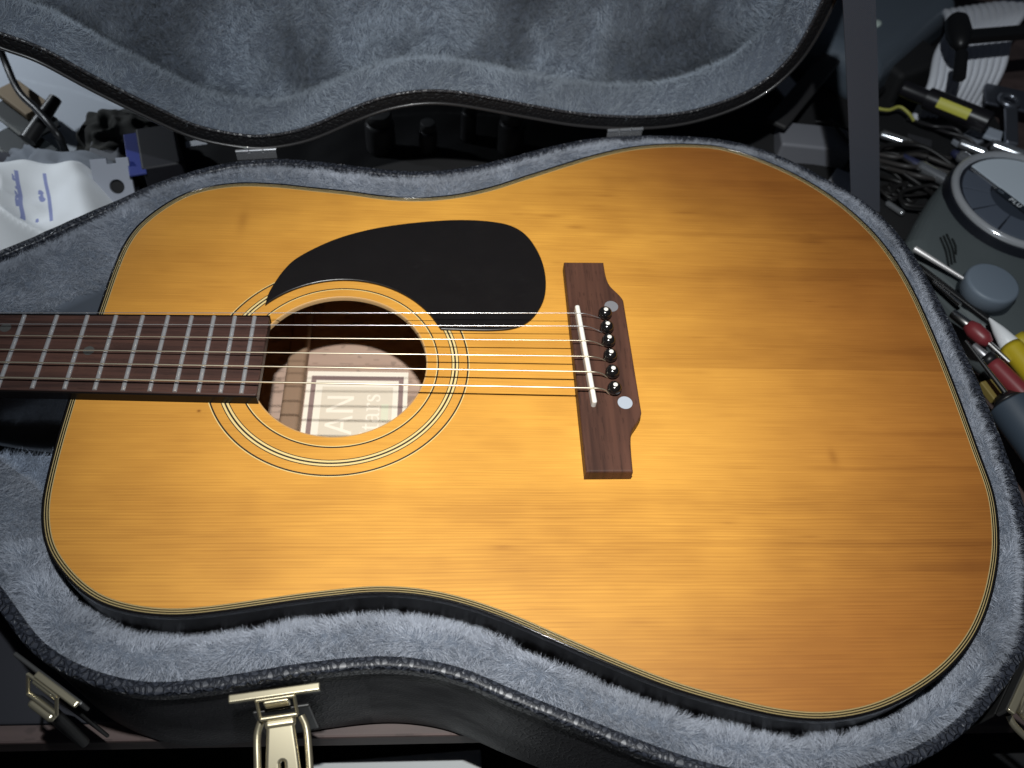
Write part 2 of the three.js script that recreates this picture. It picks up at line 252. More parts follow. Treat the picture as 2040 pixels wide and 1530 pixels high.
// neck, heel, fretboard, frets, dots
const SC = 0.648, FX = -0.0017, fx = (n) => FX - SC / Math.pow(2, n / 12), hw = (x) => (43.6 + 0.0301 * (SC + x) * 1000) / 2000;
{
  const s = new THREE.Shape(), x0 = -0.62, x1 = -0.1857; s.moveTo(x0, hw(x0)); s.lineTo(x1 - 0.002, hw(x1)); s.quadraticCurveTo(x1, hw(x1), x1, hw(x1) - 0.002); s.lineTo(x1, -hw(x1) + 0.002); s.quadraticCurveTo(x1, -hw(x1), x1 - 0.002, -hw(x1)); s.lineTo(x0, -hw(x0));
  mesh('fretboard', slab(s, 0.0072, 0.0070, 0.0008, 3), rosewood, guitar);
  for (const sg of [-1, 1]) { const e = new THREE.Shape(); e.moveTo(x0, sg * hw(x0)); e.lineTo(x1, sg * hw(x1)); e.lineTo(x1, sg * (hw(x1) + 0.0011)); e.lineTo(x0, sg * (hw(x0) + 0.0011)); mesh('fretboard_binding', slab(e, 0.0066, 0.0062), sideMat, guitar); }
  for (let n = 9; n <= 21; n++) {
    const x = fx(n), w = hw(x) - 0.0007, g = new THREE.CylinderGeometry(0.00125, 0.00125, 2 * w, 14, 1); g.scale(1, 1, 1); g.rotateX(Math.PI / 2); g.scale(1, 0.85, 1); g.translate(x, 0.0073, 0);
    mesh('fret', g, nickel, guitar);
  }
  for (const [x, z] of [[-0.2837, -0.0008], [-0.3338, -0.0165], [-0.3338, 0.0165]]) { const g = new THREE.CylinderGeometry(0.0031, 0.0031, 0.0008, 28); g.translate(x, 0.0069, z); mesh('position_dot', g, M(0.065, 0.065, 0.062, 0.4), guitar); }
  // neck: half-round behind the fretboard swelling into the heel
  const pos = [], idx = [], nu = 50, nv = 24, nk = M(0.008, 0.007, 0.007, 0.25, 0, { clearcoat: 0.4 });
  for (let i = 0; i <= nu; i++) { const x = -0.62 + (0.62 - 0.290) * i / nu, t = sst(-0.46, -0.325, x), d = 0.017 + 0.072 * t, w = hw(x) + 0.0008; for (let k = 0; k <= nv; k++) { const a = Math.PI * k / nv, e = 1 - 0.35 * t; pos.push(x, -d * Math.pow(Math.sin(a), 0.6), w * Math.sign(Math.cos(a)) * Math.pow(Math.abs(Math.cos(a)), 0.55) * (1 - 0.25 * t * Math.sin(a))); } }
  for (let i = 0; i < nu; i++) for (let k = 0; k < nv; k++) { const a = i * (nv + 1) + k, b = a + nv + 1; idx.push(a, b, a + 1, b, b + 1, a + 1); }
  const g = new THREE.BufferGeometry(); g.setAttribute('position', new THREE.Float32BufferAttribute(pos, 3)); g.setIndex(idx); g.computeVertexNormals(); mesh('neck', g, nk, guitar);
}
// bridge with saddle, pins and two pearl dots
{
  const s = new THREE.Shape(), q = (x, z) => [x / 1000, -z / 1000];
  s.moveTo(...q(-5, -77.2)); s.lineTo(...q(20.8, -77.8)); s.bezierCurveTo(...q(21, -66), ...q(21.2, -62), ...q(23.5, -57)); s.bezierCurveTo(...q(26, -53), ...q(29, -50.5), ...q(30.4, -45.5)); s.lineTo(...q(31.7, 38.5)); s.bezierCurveTo(...q(30.5, 44), ...q(26.8, 47), ...q(25, 50.5)); s.bezierCurveTo(...q(23.4, 54), ...q(22.8, 58), ...q(22.3, 77.4)); s.lineTo(...q(-3.8, 77.8)); s.lineTo(...q(-5, -77.2));
  const g = slab(s, 0.009, 0.0088, 0.0012, 4), p = g.attributes.position, uv = g.attributes.uv; for (let i = 0; i < p.count; i++) uv.setXY(i, p.getZ(i) + 0.1, p.getX(i) + 0.02);
  const bridge = mesh('bridge', g, bridgeWood, guitar);
  const sd = box(2.9, 8, 72.5, 2.0, 10.2, -0.8, 1.2, Math.atan2(4.6, 73)); mesh('saddle', sd, ivory, bridge);
  for (const [x, z] of [[22.0, -40.2], [22.7, 32.2]]) { const d = new THREE.CylinderGeometry(0.0043, 0.0043, 0.0006, 36); d.translate(x / 1000, 0.0090, z / 1000); mesh('bridge_dot', d, z < 0 ? M(0.20, 0.20, 0.215, 0.4) : pearl, bridge); }
  for (const z of [-31.9, -20.9, -10.5, 0.5, 12.6, 24.4]) {
    const pin = new THREE.LatheGeometry([[0, 8.6], [2.2, 8.6], [2.6, 9.4], [3.5, 10.3], [4.15, 11.6], [4.25, 12.8], [3.8, 14.4], [2.7, 15.6], [1.3, 16.2], [0, 16.3]].map(([r, y]) => new THREE.Vector2(r / 1000, y / 1000)), 28); pin.translate(0.0168, 0, z / 1000);
    mesh('bridge_pin', pin, blackGloss, bridge);
    const d = new THREE.SphereGeometry(0.0014, 16, 8); d.scale(1, 0.35, 1); d.translate(0.0168, 0.0162, z / 1000); mesh('pin_dot', d, ivory, bridge);
  }
  // strings: from each pin over the saddle and along the neck
  const zs = [-29.6, -19.4, -8.3, 3.5, 14.7, 26.3], zl = [-24.4, -16.1, -7.7, 2.2, 11.1, 21.6], xl = [-337.6, -335.2, -332.8, -329.9, -327.4, -324.3], dia = [0.42, 0.48, 0.62, 0.74, 0.88, 1.02];
  for (let i = 0; i < 6; i++) {
    const sx = 1.9 + zs[i] * 0.063, k = (-620 - sx) / (xl[i] - sx), zn = zs[i] + (zl[i] - zs[i]) * k, yn = 14.6 + (11.0 - 14.6) * k, r = dia[i] / 2;
    const pz = [-31.9, -20.9, -10.5, 0.5, 12.6, 24.4][i];
    const tail = tube([[sx, 14.5 + r, zs[i]], [sx + 4, 14.2 + r, zs[i] + 0.1], [sx + 8, 12.6, zs[i] * 0.7 + (pz + 1.6) * 0.3], [13.6, 10.2, pz + 2.2], [15.2, 8.6, pz + 1.6]], r, 24, 8);
    mesh('string', mergeGeometries([rod([-620, yn, zn], [sx, 14.5 + r, zs[i]], r, r, 8).toNonIndexed(), tail.toNonIndexed()]), i < 2 ? plainWire : bronzeWire, guitar);
  }
}

// ---------- guitar case: lower shell
const kase = thing('guitar_case', 'open black guitar case with grey blue plush lining and brass latches', 'guitar case', [0, 0, 0]);
const RIM = [[-620, 0], [-620, -52], [-560, -56], [-500, -59], [-440, -64], [-400, -72], [-364, -89], [-338, -109], [-315, -128], [-298, -141], [-281, -155], [-260, -168], [-238, -178], [-208, -184.5], [-179, -184], [-149, -180], [-124, -177], [-100, -176], [-63, -183], [-24, -199], [2, -210], [28, -219], [58, -224.5], [92, -226], [130, -224], [157, -215], [181, -200.5], [203, -181], [221, -163], [234, -142], [243, -112], [248, -75], [250.5, -40], [252, -5], [251.5, 30], [250.5, 59], [248.5, 84], [241, 117], [229, 149], [216, 170], [196, 188.5], [172, 206], [146, 218.5], [115, 226], [80, 228], [48, 223.5], [19, 214], [-8, 203], [-40, 190], [-73, 176], [-95, 171.5], [-116, 170.5], [-152, 174], [-177, 178], [-200, 181], [-220, 181.5], [-240, 177.5], [-258, 170.5], [-273, 161.5], [-286, 149], [-300, 134], [-318, 118], [-340, 102], [-366, 86], [-400, 71], [-440, 63], [-500, 58], [-560, 55], [-620, 52]];
const rim = loop(RIM, 560), RY = -0.010;
// gap from rim to guitar edge along the inward normal, smoothed
const gap = rim.map((v) => { let best = 0.05; for (let i = 0; i < body.length; i++) { const b = body[i], dx = b.x - v.x, dz = b.z - v.z, a = -(dx * v.nx + dz * v.nz), t = Math.abs(dx * v.nz - dz * v.nx); if (a > 0 && t < 0.004 && a < best) best = a; } return best; });
for (let k = 0; k < 12; k++) { const q = gap.slice(); for (let i = 0; i < q.length; i++) gap[i] = (q[(i + q.length - 1) % q.length] + 2 * q[i] + q[(i + 1) % q.length]) / 4; }
const linProf = (i, deep) => {
  const w = Math.max(0.008, gap[i] - 0.0032), a = [], hump = 0.0035 + 0.003 * (vn(i * 0.06, 3, 90) - 0.5);
  for (let k = 0; k <= 10; k++) { const t = k / 10; a.push([-w * t, RY - 0.0075 + (hump + 0.006) * Math.sin(Math.PI * Math.min(1, t * 1.02)) - 0.006 * t * t * t]); }
  if (deep) a.push([-w - 0.0002, -0.030], [-w - 0.0003, -0.055], [-w, -0.10]); return a;
};
mesh('case_shell', sweep(rim, () => [[0.0005, -0.03], [0.0015, -0.014], [0.0046, -0.014], [0.0052, -0.018], [0.0056, -0.112], [0.004, -0.1155], [-0.05, -0.1156]]), tolex, kase);
mesh('case_rim', sweep(rim, (i) => { const e = 0.0004 * (vn(i * 0.5, 1, 33) - 0.5); const a = []; for (let k = 0; k <= 12; k++) { const t = Math.PI * (1.1 - 1.2 * k / 12); a.push([0.0029 + 0.0033 * Math.sign(Math.cos(t)) * Math.pow(Math.abs(Math.cos(t)), 0.75), RY - 0.0032 + e + 0.0030 * Math.sign(Math.sin(t)) * Math.pow(Math.abs(Math.sin(t)), 0.62)]); } return [[-0.0002, -0.022], ...a, [0.0061, -0.019]]; }), leather, kase);
const lining = sweep(rim, (i) => linProf(i, true)); mesh('lining', lining, plushBase, kase);
fur('lining_fur', sweep(rim, (i) => linProf(i, false)), 300000, 0.0045, 0.00018, kase, [0.40, 0.432, 0.50], 200, 0.35);
{
  const f = new THREE.Shape(), pts = []; const L = (x, z) => pts.push(new THREE.Vector2(x / 1000, -z / 1000));
  [[-619, -50], [-500, -56], [-400, -69], [-364, -85], [-315, -123], [-281, -150], [-262, -160], [-262, -141], [-278, -116], [-288, -92], [-291.5, -60], [-292.2, -37], [-619, -33], [-619, 33], [-292.2, 38], [-292.5, 60], [-290, 90], [-280, 121], [-263, 139], [-262, 160], [-286, 144], [-318, 113], [-366, 82], [-440, 60], [-619, 50]].forEach((a) => L(...a));
  const g = slab(new THREE.Shape(pts), -0.046, 0.01); mesh('shoulder_padding', g, plushBase, kase);
  const fg = new THREE.ShapeGeometry(new THREE.Shape(pts)); fg.rotateX(-Math.PI / 2); fg.translate(0, -0.046, 0);
  fur('shoulder_fur', fg, 70000, 0.005, 0.00022, kase, [0.30, 0.35, 0.44], 220, 0.6);
}
mesh('case_floor', slab(shapeOf(offset(rim, -0.01)), -0.108, 0.006), plushBase, kase);
// lid, hinged along the far side and standing open
const lid = part('lid', kase);
{
  const A = new THREE.Vector3(-0.219, -0.010, -0.198), a = new THREE.Vector3(275, 0, -38).normalize(), n = new THREE.Vector3(38, 0, 275).normalize(), t = 100 * Math.PI / 180;
  const v = n.clone().multiplyScalar(Math.cos(t)).add(new THREE.Vector3(0, Math.sin(t), 0)), w = new THREE.Vector3().crossVectors(a, v);
  // lid frame: x along the hinge line, z up the lid, y towards the viewer
  lid.matrixAutoUpdate = true; const m = new THREE.Matrix4().makeBasis(a, w, v.clone()); lid.quaternion.setFromRotationMatrix(new THREE.Matrix4().makeBasis(a, w, new THREE.Vector3().crossVectors(a, w))); lid.position.copy(A);
  const up = new THREE.Vector3().crossVectors(a, w).dot(v) > 0 ? 1 : -1;
  const LR = [[-380, 180], [-340, 168], [-260, 140], [-200, 113], [-142, 80], [-127, 73], [-97, 50], [-65, 27.5], [-42, 13], [-19, 5], [4, 1], [33, 4], [52, 10], [70, 17.5], [95, 26], [120, 29.5], [142, 28], [197, 15], [236, 6], [276, 1], [310, 0.5], [340, 5], [374, 17], [394, 31], [409, 50], [418, 74], [424, 105], [428, 150], [430, 210], [428, 270], [420, 320], [400, 362], [370, 395], [330, 418], [276, 427], [236, 422], [197, 410], [142, 393], [95, 390], [60, 400], [30, 412], [-10, 414], [-45, 402], [-80, 374], [-127, 340], [-200, 305], [-300, 275], [-380, 262]];
  const lr = loop(LR.map(([x, u]) => [x, u * up]), 520);
  const D = -0.048;
  mesh('lid_shell', sweep(lr, () => [[-0.0098, -0.002], [-0.0098, 0.0], [-0.001, 0.0005], [0, -0.001], [0, -0.012], [-0.0005, -0.014], [-0.003, -0.0145], [-0.003, D - 0.012]]), M(0.006, 0.006, 0.007, 0.5, 0, { bumpMap: pebble, bumpScale: 0.0002, specularIntensity: 0.5 }), lid);
  mesh('lid_rim', sweep(lr, () => { const b = []; for (let k = 0; k <= 10; k++) { const q = k / 10 * Math.PI * 2; b.push([-0.0002 + 0.0013 * Math.cos(q), 0.0003 + 0.0013 * Math.sin(q)]); } return b; }), M(0.03, 0.029, 0.03, 0.3, 0.2, { clearcoat: 0.6 }), lid);
  mesh('lid_inner_rim', sweep(lr, () => { const b = []; for (let k = 0; k <= 10; k++) { const q = k / 10 * Math.PI * 2; b.push([-0.0098 + 0.0012 * Math.cos(q), 0.0004 + 0.0012 * Math.sin(q)]); } return b; }), M(0.03, 0.03, 0.034, 0.3, 0, { bumpMap: pebble, bumpScale: 0.0004 }), lid);
  const wallP = (i) => { const b = [], h = 0.004 * (vn(i * 0.05, 7, 95) - 0.3); for (let k = 0; k <= 8; k++) { const q = k / 8; b.push([-0.0100 - (0.0065 + h) * Math.sin(Math.PI * Math.pow(q, 1.3)), -0.001 + (D - 0.002) * q]); } return b; };
  const wall = flip(sweep(lr, wallP)); mesh('lid_side_lining', wall, plushBase, lid);
  fur('lid_side_fur', wall, 150000, 0.0042, 0.00021, lid, [0.37, 0.42, 0.485], 240, 0.5);
  // back of the lid: gently domed, padded sheet
  const ringN = 26, pos = [], idx = [], N = lr.length; let cx = 0.05, cz = 0.215 * up;
  for (let r = 0; r <= ringN; r++) for (let i = 0; i <= N; i++) {
    const q = 1 - r / ringN, e = lr[i % N], ex = e.x - e.nx * 0.0099, ez = e.z - e.nz * 0.0099, x = cx + (ex - cx) * q, z = cz + (ez - cz) * q;
    pos.push(x, D - 0.006 * Math.exp(-Math.pow((1 - q) / 0.03, 2)) - 0.012 * (1 - Math.pow(q, 6)) + 0.010 * (fbm(x * 16, z * 16, 130) - 0.5) * (1 - q * q * q), z);
  }
  for (let r = 0; r < ringN; r++) for (let i = 0; i < N; i++) { const p0 = r * (N + 1) + i, p1 = p0 + N + 1; idx.push(p0, p1, p0 + 1, p1, p1 + 1, p0 + 1); }
  const g = new THREE.BufferGeometry(); g.setAttribute('position', new THREE.Float32BufferAttribute(pos, 3)); g.setIndex(idx); g.computeVertexNormals();
  if (g.attributes.normal.getY(ringN * (N + 1) - 5) < 0) { for (let i = 0; i < idx.length; i += 3) [idx[i], idx[i + 1]] = [idx[i + 1], idx[i]]; g.setIndex(idx); g.computeVertexNormals(); }
  mesh('lid_back_lining', g, plushBase, lid);
  // fibres only where the lower part of the lid shows
  const low = g.clone(), keep = []; for (let i = 0; i < idx.length; i += 3) if (Math.abs(pos[idx[i] * 3 + 2]) < 0.24 && pos[idx[i] * 3] > -0.26) keep.push(idx[i], idx[i + 1], idx[i + 2]); low.setIndex(keep);
  fur('lid_back_fur', low, 340000, 0.0048, 0.00020, lid, [0.34, 0.385, 0.445], 260, 1.1);
}
// hinges
for (const [x, y, z] of [[-218, -7.5, -194.5], [55, -7.5, -232.5]]) {
  const h = part('hinge', kase), c = new THREE.Vector3(x, y, z), a = new THREE.Vector3(275, 0, -38).normalize();
  for (let k = -1; k <= 1; k++) { const p0 = c.clone().addScaledVector(a, k * 9.6 - 4.5), p1 = c.clone().addScaledVector(a, k * 9.6 + 4.5); mesh('hinge_knuckle', rod(p0.toArray(), p1.toArray(), 1.35), chrome, h); }
  mesh('hinge_leaf', box(28, 6, 0.8, x, y - 4.4, z + 0.3, 0.3, 0.137), chrome, h);
}
// latches: hasp plate, wire bail, hook and lever
function latch(x, y, z, turn, hanging) {
  const h = part('latch', kase); h.position.set(x / 1000, y / 1000, z / 1000); h.rotation.y = turn; if (!hanging) h.scale.setScalar(0.93);
  mesh('hasp_plate', box(45, 11, 2.2, 0, -6, 0.6, 0.8), M(0.10, 0.10, 0.10, 0.4, 0.6), h);
  mesh('hasp_bar', hanging ? box(27, 2.2, 3.4, 8, 0, 2.0, 0.8) : box(46, 2.6, 4.2, 0, 0, 2.0, 0.8), brass, h);  // hanging bar shortened to the stretch that shines
  const bail = [rod([-9.5, -2, 4], [-9.5, -15, 10], 0.9), rod([9.5, -2, 4], [9.5, -15, 10], 0.9), rod([-9.5, -15, 10], [9.5, -15, 10], 1.3), rod([-9.5, -2.2, 4], [9.5, -2.2, 4], 0.9)];
  mesh('bail', mergeGeometries(bail.map((g) => g.toNonIndexed())), brass, h);
  mesh('hook', box(13, 9, 3, 0, -8, 4.5, 1), brass, h);
  mesh('hook_lip', box(16, 4.5, 6, 0, -19.5, 11.5, 2), brass, h);
  // lever: narrow at the hook, broad and rounded below, with a slot
  const s = new THREE.Shape(); s.moveTo(-0.0068, 0.002); s.bezierCurveTo(-0.0075, -0.012, -0.0095, -0.022, -0.0095, -0.046); s.quadraticCurveTo(0, -0.054, 0.0095, -0.046); s.bezierCurveTo(0.0095, -0.022, 0.0075, -0.012, 0.0068, 0.002); s.closePath();
  const sl = new THREE.Path(); sl.moveTo(-0.001, -0.022); sl.absarc(0, -0.022, 0.001, Math.PI, 0, true); sl.lineTo(0.001, -0.034); sl.absarc(0, -0.034, 0.001, 0, Math.PI, true); sl.closePath(); s.holes.push(sl);
  const lev = new THREE.ExtrudeGeometry(s, { depth: 0.001, bevelEnabled: true, bevelSize: 0.0018, bevelOffset: -0.0018, bevelThickness: 0.0022, bevelSegments: 5, curveSegments: 16 });
  lev.rotateX(hanging ? -0.05 : -1.25); lev.translate(0, -0.0205, 0.0095); mesh('lever', lev, hanging ? M(0.05, 0.05, 0.05, 0.4, 0.6) : brass, h);  // hanging lever darker than brass: its shade put into the metal colour
  if (!hanging) for (const sg of [-1, 1]) { const gd = tube([[sg * 10.5, -23, 9], [sg * 12.5, -25, 14], [sg * 13.2, -29, 28], [sg * 13, -36, 52]], 2.0, 20, 10); mesh('lever_guard', gd, brass, h); }
  mesh('base_plate', box(30, 46, 2, 0, -46, 3.5, 1), M(0.06, 0.06, 0.06, 0.4, 0.6), h);
}
latch(-160.5, -15, 184.5, 0.13);
latch(-267, -14, 177.5, -0.58, true);
latch(217, -15, 184, 0.85);
mesh('lid_strap', (() => { // webbing stay from the case edge up to the lid
  const g = new THREE.BufferGeometry(), A = new THREE.Vector3(0.2395, -0.030, -0.176), B = new THREE.Vector3(0.176, 0.150, -0.238), d = B.clone().sub(A), wv = new THREE.Vector3(0.98, 0.05, 0.18).normalize().multiplyScalar(0.0108), th = new THREE.Vector3().crossVectors(d, wv).normalize().multiplyScalar(0.0008), pos = [], uv = [], idx = [], n = 30;
  for (let i = 0; i <= n; i++) { const t = i / n, c = A.clone().addScaledVector(d, t); c.z += 0.004 * Math.sin(Math.PI * t); [[-1, -1], [1, -1], [1, 1], [-1, 1]].forEach(([p, q]) => { const v = c.clone().addScaledVector(wv, p).addScaledVector(th, q); pos.push(v.x, v.y, v.z); uv.push(p * 0.01 + 0.01, t * 0.2); }); }
  for (let i = 0; i < n; i++) for (let k = 0; k < 4; k++) { const a = i * 4 + k, b = i * 4 + (k + 1) % 4; idx.push(a, b, a + 4, b, b + 4, a + 4); }
  g.setAttribute('position', new THREE.Float32BufferAttribute(pos, 3)); g.setAttribute('uv', new THREE.Float32BufferAttribute(uv, 2)); g.setIndex(idx); const o = g.toNonIndexed(); o.computeVertexNormals(); return o;
})(), M(0.042, 0.047, 0.062, 0.85, 0, { bumpMap: dataTex(64, 64, (u, v) => { const h = 0.5 + 0.5 * Math.sin(u * 50) * Math.sin(v * 50); return [h, h, h]; }, false, 100, 100), bumpScale: 0.0003 }), kase);

// ---------- things lying round the case on the bench
function blob(cx, cy, cz, rx, ry, rz, amp, freq, s, sub = 5) {   // crumpled cloth heap, in millimetres
  const g = new THREE.IcosahedronGeometry(1, 24), p = g.attributes.position;
  for (let i = 0; i < p.count; i++) {
    const x = p.getX(i), y = p.getY(i), z = p.getZ(i), r = 1 + amp * ((1 - Math.abs(2 * vn(x * freq + 7 + y, z * freq + 3 - y * 0.6, s) - 1)) - 0.5 + 0.5 * (vn(x * freq * 2.3 + y * 2, z * freq * 2.3 + 9, s + 4) - 0.5));
    p.setXYZ(i, (cx + x * rx * r) / 1000, (cy + Math.max(y, -0.7) * ry * r) / 1000, (cz + z * rz * r) / 1000);
  }
  g.deleteAttribute('uv'); g.deleteAttribute('normal'); const m = mergeVerts(g); m.computeVertexNormals(); return m;
}
const clothGrey = M(0.20, 0.22, 0.255, 0.9), clothWhite = M(0.80, 0.82, 0.86, 0.85), darkGrey = M(0.035, 0.037, 0.045, 0.5), midGrey = M(0.10, 0.10, 0.115, 0.55);
// left of the case
{
  const w = thing('paper_sheet', 'pale blue grey paper sheet under the black cable, left of the lid', 'paper');
  mesh('sheet', box(190, 1.2, 160, -470, -92, -345, 0.5, -0.5), M(0.60, 0.65, 0.72, 0.7), w);
  tag(mesh('black_cable', tube([[-462, 10, -375], [-445, -42, -336], [-425, -46, -301], [-406, -46, -280], [-392, -45, -263], [-384, -50, -254], [-386, -66, -258], [-388, -100, -262]], 2.9, 60, 10), blackPlastic), 'thick black cable hanging in front of the pale paper sheet', 'cable');
  const books = [[-436, -64, -318, [0.32, 0.24, 0.15], 'tan paper packet on top of the two books beside the paper sheet'], [-432, -74, -305, [0.03, 0.035, 0.035], 'dark covered book with white page edges under the tan packet'], [-429, -84, -279, [0.02, 0.025, 0.028], 'dark covered book with white page edges, lowest and nearest the grey cloth']];
  books.forEach(([x, y, z, c, lab], i) => {
    const b = thing(i ? 'book' : 'paper_packet', lab, i ? 'book' : 'packet', [x / 1000, y / 1000, z / 1000], -0.72);
    if (i) { mesh('cover', box(52, 1, 30, 0, 4, 0, 0.4), M(...c, 0.5), b); mesh('pages', box(50, 6, 29, 0, 0.4, 0.4, 0.4), M(0.68, 0.68, 0.64, 0.8), b); mesh('cover', box(52, 1, 30, 0, -3.2, 0, 0.4), M(...c, 0.5), b); }
    else mesh('wrapper', box(46, 6, 22, 4, 0, 0, 1.5), M(...c, 0.7), b);
  });
  tag(mesh('black_marker', rod([-398, -50, -300], [-414, -62, -262], 5, 6.5), blackPlastic), 'short black marker pen standing out of the books by the cable', 'pen');
  tag(mesh('grey_cloth', blob(-392, -88, -236, 44, 28, 28, 0.5, 2.2, 11), clothGrey), 'crumpled grey cloth between the books and the white cloth', 'cloth');
  tag(mesh('grey_cloth', blob(-450, -84, -238, 36, 22, 26, 0.5, 2.2, 17), M(0.05, 0.052, 0.065, 0.9)), 'darker grey cloth at the left edge behind the white cloth', 'cloth');
  const tex = dataTex(512, 512, (u, v) => { // plain white with a few blue printed strokes
    const n = vn(u * 40, v * 12, 41), inr = u > 0.60 && u < 0.72 && v > 0.30 && v < 0.66, k = inr && (Math.abs(u - 0.615) < 0.006 || Math.abs(u - 0.70) < 0.006 || (n > 0.72 && vn(u * 90, v * 60, 42) > 0.4)) ? 1 : 0;
    return lerp3([0.88, 0.90, 0.93], [0.16, 0.20, 0.52], k * 0.8);
  }, true);
  const g = new THREE.PlaneGeometry(0.20, 0.15, 90, 70), p = g.attributes.position; g.rotateX(-Math.PI / 2);
  for (let i = 0; i < p.count; i++) { const x = p.getX(i), z = p.getZ(i), f = 1 - Math.abs(2 * vn(x * 22 + z * 9 + 5, z * 20 - x * 12, 61) - 1), e = sst(0.075, 0.03, Math.abs(z)) * sst(0.10, 0.06, Math.abs(x)); p.setY(i, -0.045 + 0.050 * e + 0.020 * f * f + 0.006 * vn(x * 70, z * 70, 62)); }
  g.computeVertexNormals(); g.rotateY(0.35); g.translate(-0.415, -0.062, -0.178);
  tag(mesh('white_cloth', g, M(1, 1, 1, 0.85, 0, { map: tex })), 'crumpled white cloth with blue printed marks against the case', 'cloth');
  tag(mesh('dark_bag', blob(-345, -92, -290, 38, 34, 34, 0.35, 2.6, 27), M(0.030, 0.030, 0.027, 0.9)), 'dark olive fabric bag under the lid beside the paper sheet', 'bag');
  const pl = thing('wall_socket', 'grey socket plate with a round black hole between the grey cloth and blue box', 'socket', [-0.340, -0.070, -0.222], 0.15);
  const s = new THREE.Shape(); s.moveTo(-0.014, -0.02); s.lineTo(0.014, -0.02); s.lineTo(0.013, 0.02); s.lineTo(0.005, 0.02); s.lineTo(0.005, 0.016); s.lineTo(-0.003, 0.016); s.lineTo(-0.003, 0.02); s.lineTo(-0.014, 0.02); const h = new THREE.Path(); h.absarc(0.002, -0.001, 0.006, 0, Math.PI * 2, true); s.holes.push(h);
  const pg = new THREE.ExtrudeGeometry(s, { depth: 0.003, bevelEnabled: true, bevelSize: 0.0006, bevelThickness: 0.0006, bevelSegments: 2, curveSegments: 24 }); pg.rotateX(-0.7); mesh('plate', pg, M(0.36, 0.38, 0.44, 0.5), pl);
  mesh('recess', rod([2, -6, -6], [2, -2, -0.5], 7.5), blackMatt, pl);
  const bx = thing('blue_box', 'dark box with a blue side next to the grey socket plate', 'box', [-0.318, -0.082, -0.252], 0.3);
  mesh('box_body', box(30, 60, 50, 8, -4, 0, 2), M(0.010, 0.010, 0.014, 0.6), bx); mesh('blue_panel', box(13, 2, 50, -10, 24, 4, 0.6), M(0.03, 0.045, 0.22, 0.5), bx);
  tag(mesh('grey_box', box(24, 30, 26, -357, -84, -262, 2, 0.1), M(0.10, 0.105, 0.12, 0.6)), 'small dark grey box behind the socket plate', 'box');
  tag(mesh('white_block', box(8.5, 16, 10, -324, -72, -277, 0.8, 0.1), M(0.62, 0.66, 0.72, 0.6)), 'small white square block standing behind the blue box', 'block');
  tag(mesh('white_card', box(17, 1.2, 7, -285, -66, -270, 0.4, 0.25), M(0.80, 0.82, 0.86, 0.6)), 'small white card lying close to the left hinge', 'card');
}
// gap under the lid: added black sheet for its shade, then dark jars
tag(mesh('shade_sheet', (() => { const g = new THREE.PlaneGeometry(0.82, 0.42, 120, 60), p = g.attributes.position; g.rotateX(-Math.PI / 2); for (let i = 0; i < p.count; i++) { const x = p.getX(i), z = p.getZ(i); p.setY(i, 0.022 * fbm(x * 14, z * 14, 77)); } g.translate(0.06, -0.115, -0.43); g.computeVertexNormals(); return g; })(), M(0.008, 0.008, 0.009, 0.95)), 'added black sheet standing in for shade on the bench behind the case', 'cloth');
for (const [x, z, r, h, lab] of [[-140, -318, 13, 34, 'dark grey jar, leftmost in the gap behind the waist of the case'], [-98, -316, 8, 28, 'thin dark grey jar, second from the left in the gap behind the case'], [-62, -335, 7, 36, 'small dark grey jar in the middle of the gap behind the case'], [-24, -322, 12, 38, 'grey jar with paler cap, rightmost in the gap behind the case']]) {
  const j = thing('jar', lab, 'jar', [x / 1000, -0.104, z / 1000], 0, 'dark jars behind the case');
  mesh('jar_body', lathe([0, 0, 0], [0, h, 0], [[0, 0], [0, r * 0.95], [0.05, r], [0.75, r], [0.85, r * 0.8], [0.86, 0]]), M(0.05, 0.05, 0.052, 0.4), j);
  mesh('cap', lathe([0, h * 0.86, 0], [0, h * 1.12, 0], [[0, 0], [0, r * 0.82], [0.9, r * 0.82], [1, r * 0.7], [1, 0]]), M(0.09, 0.09, 0.09, 0.5), j);
}
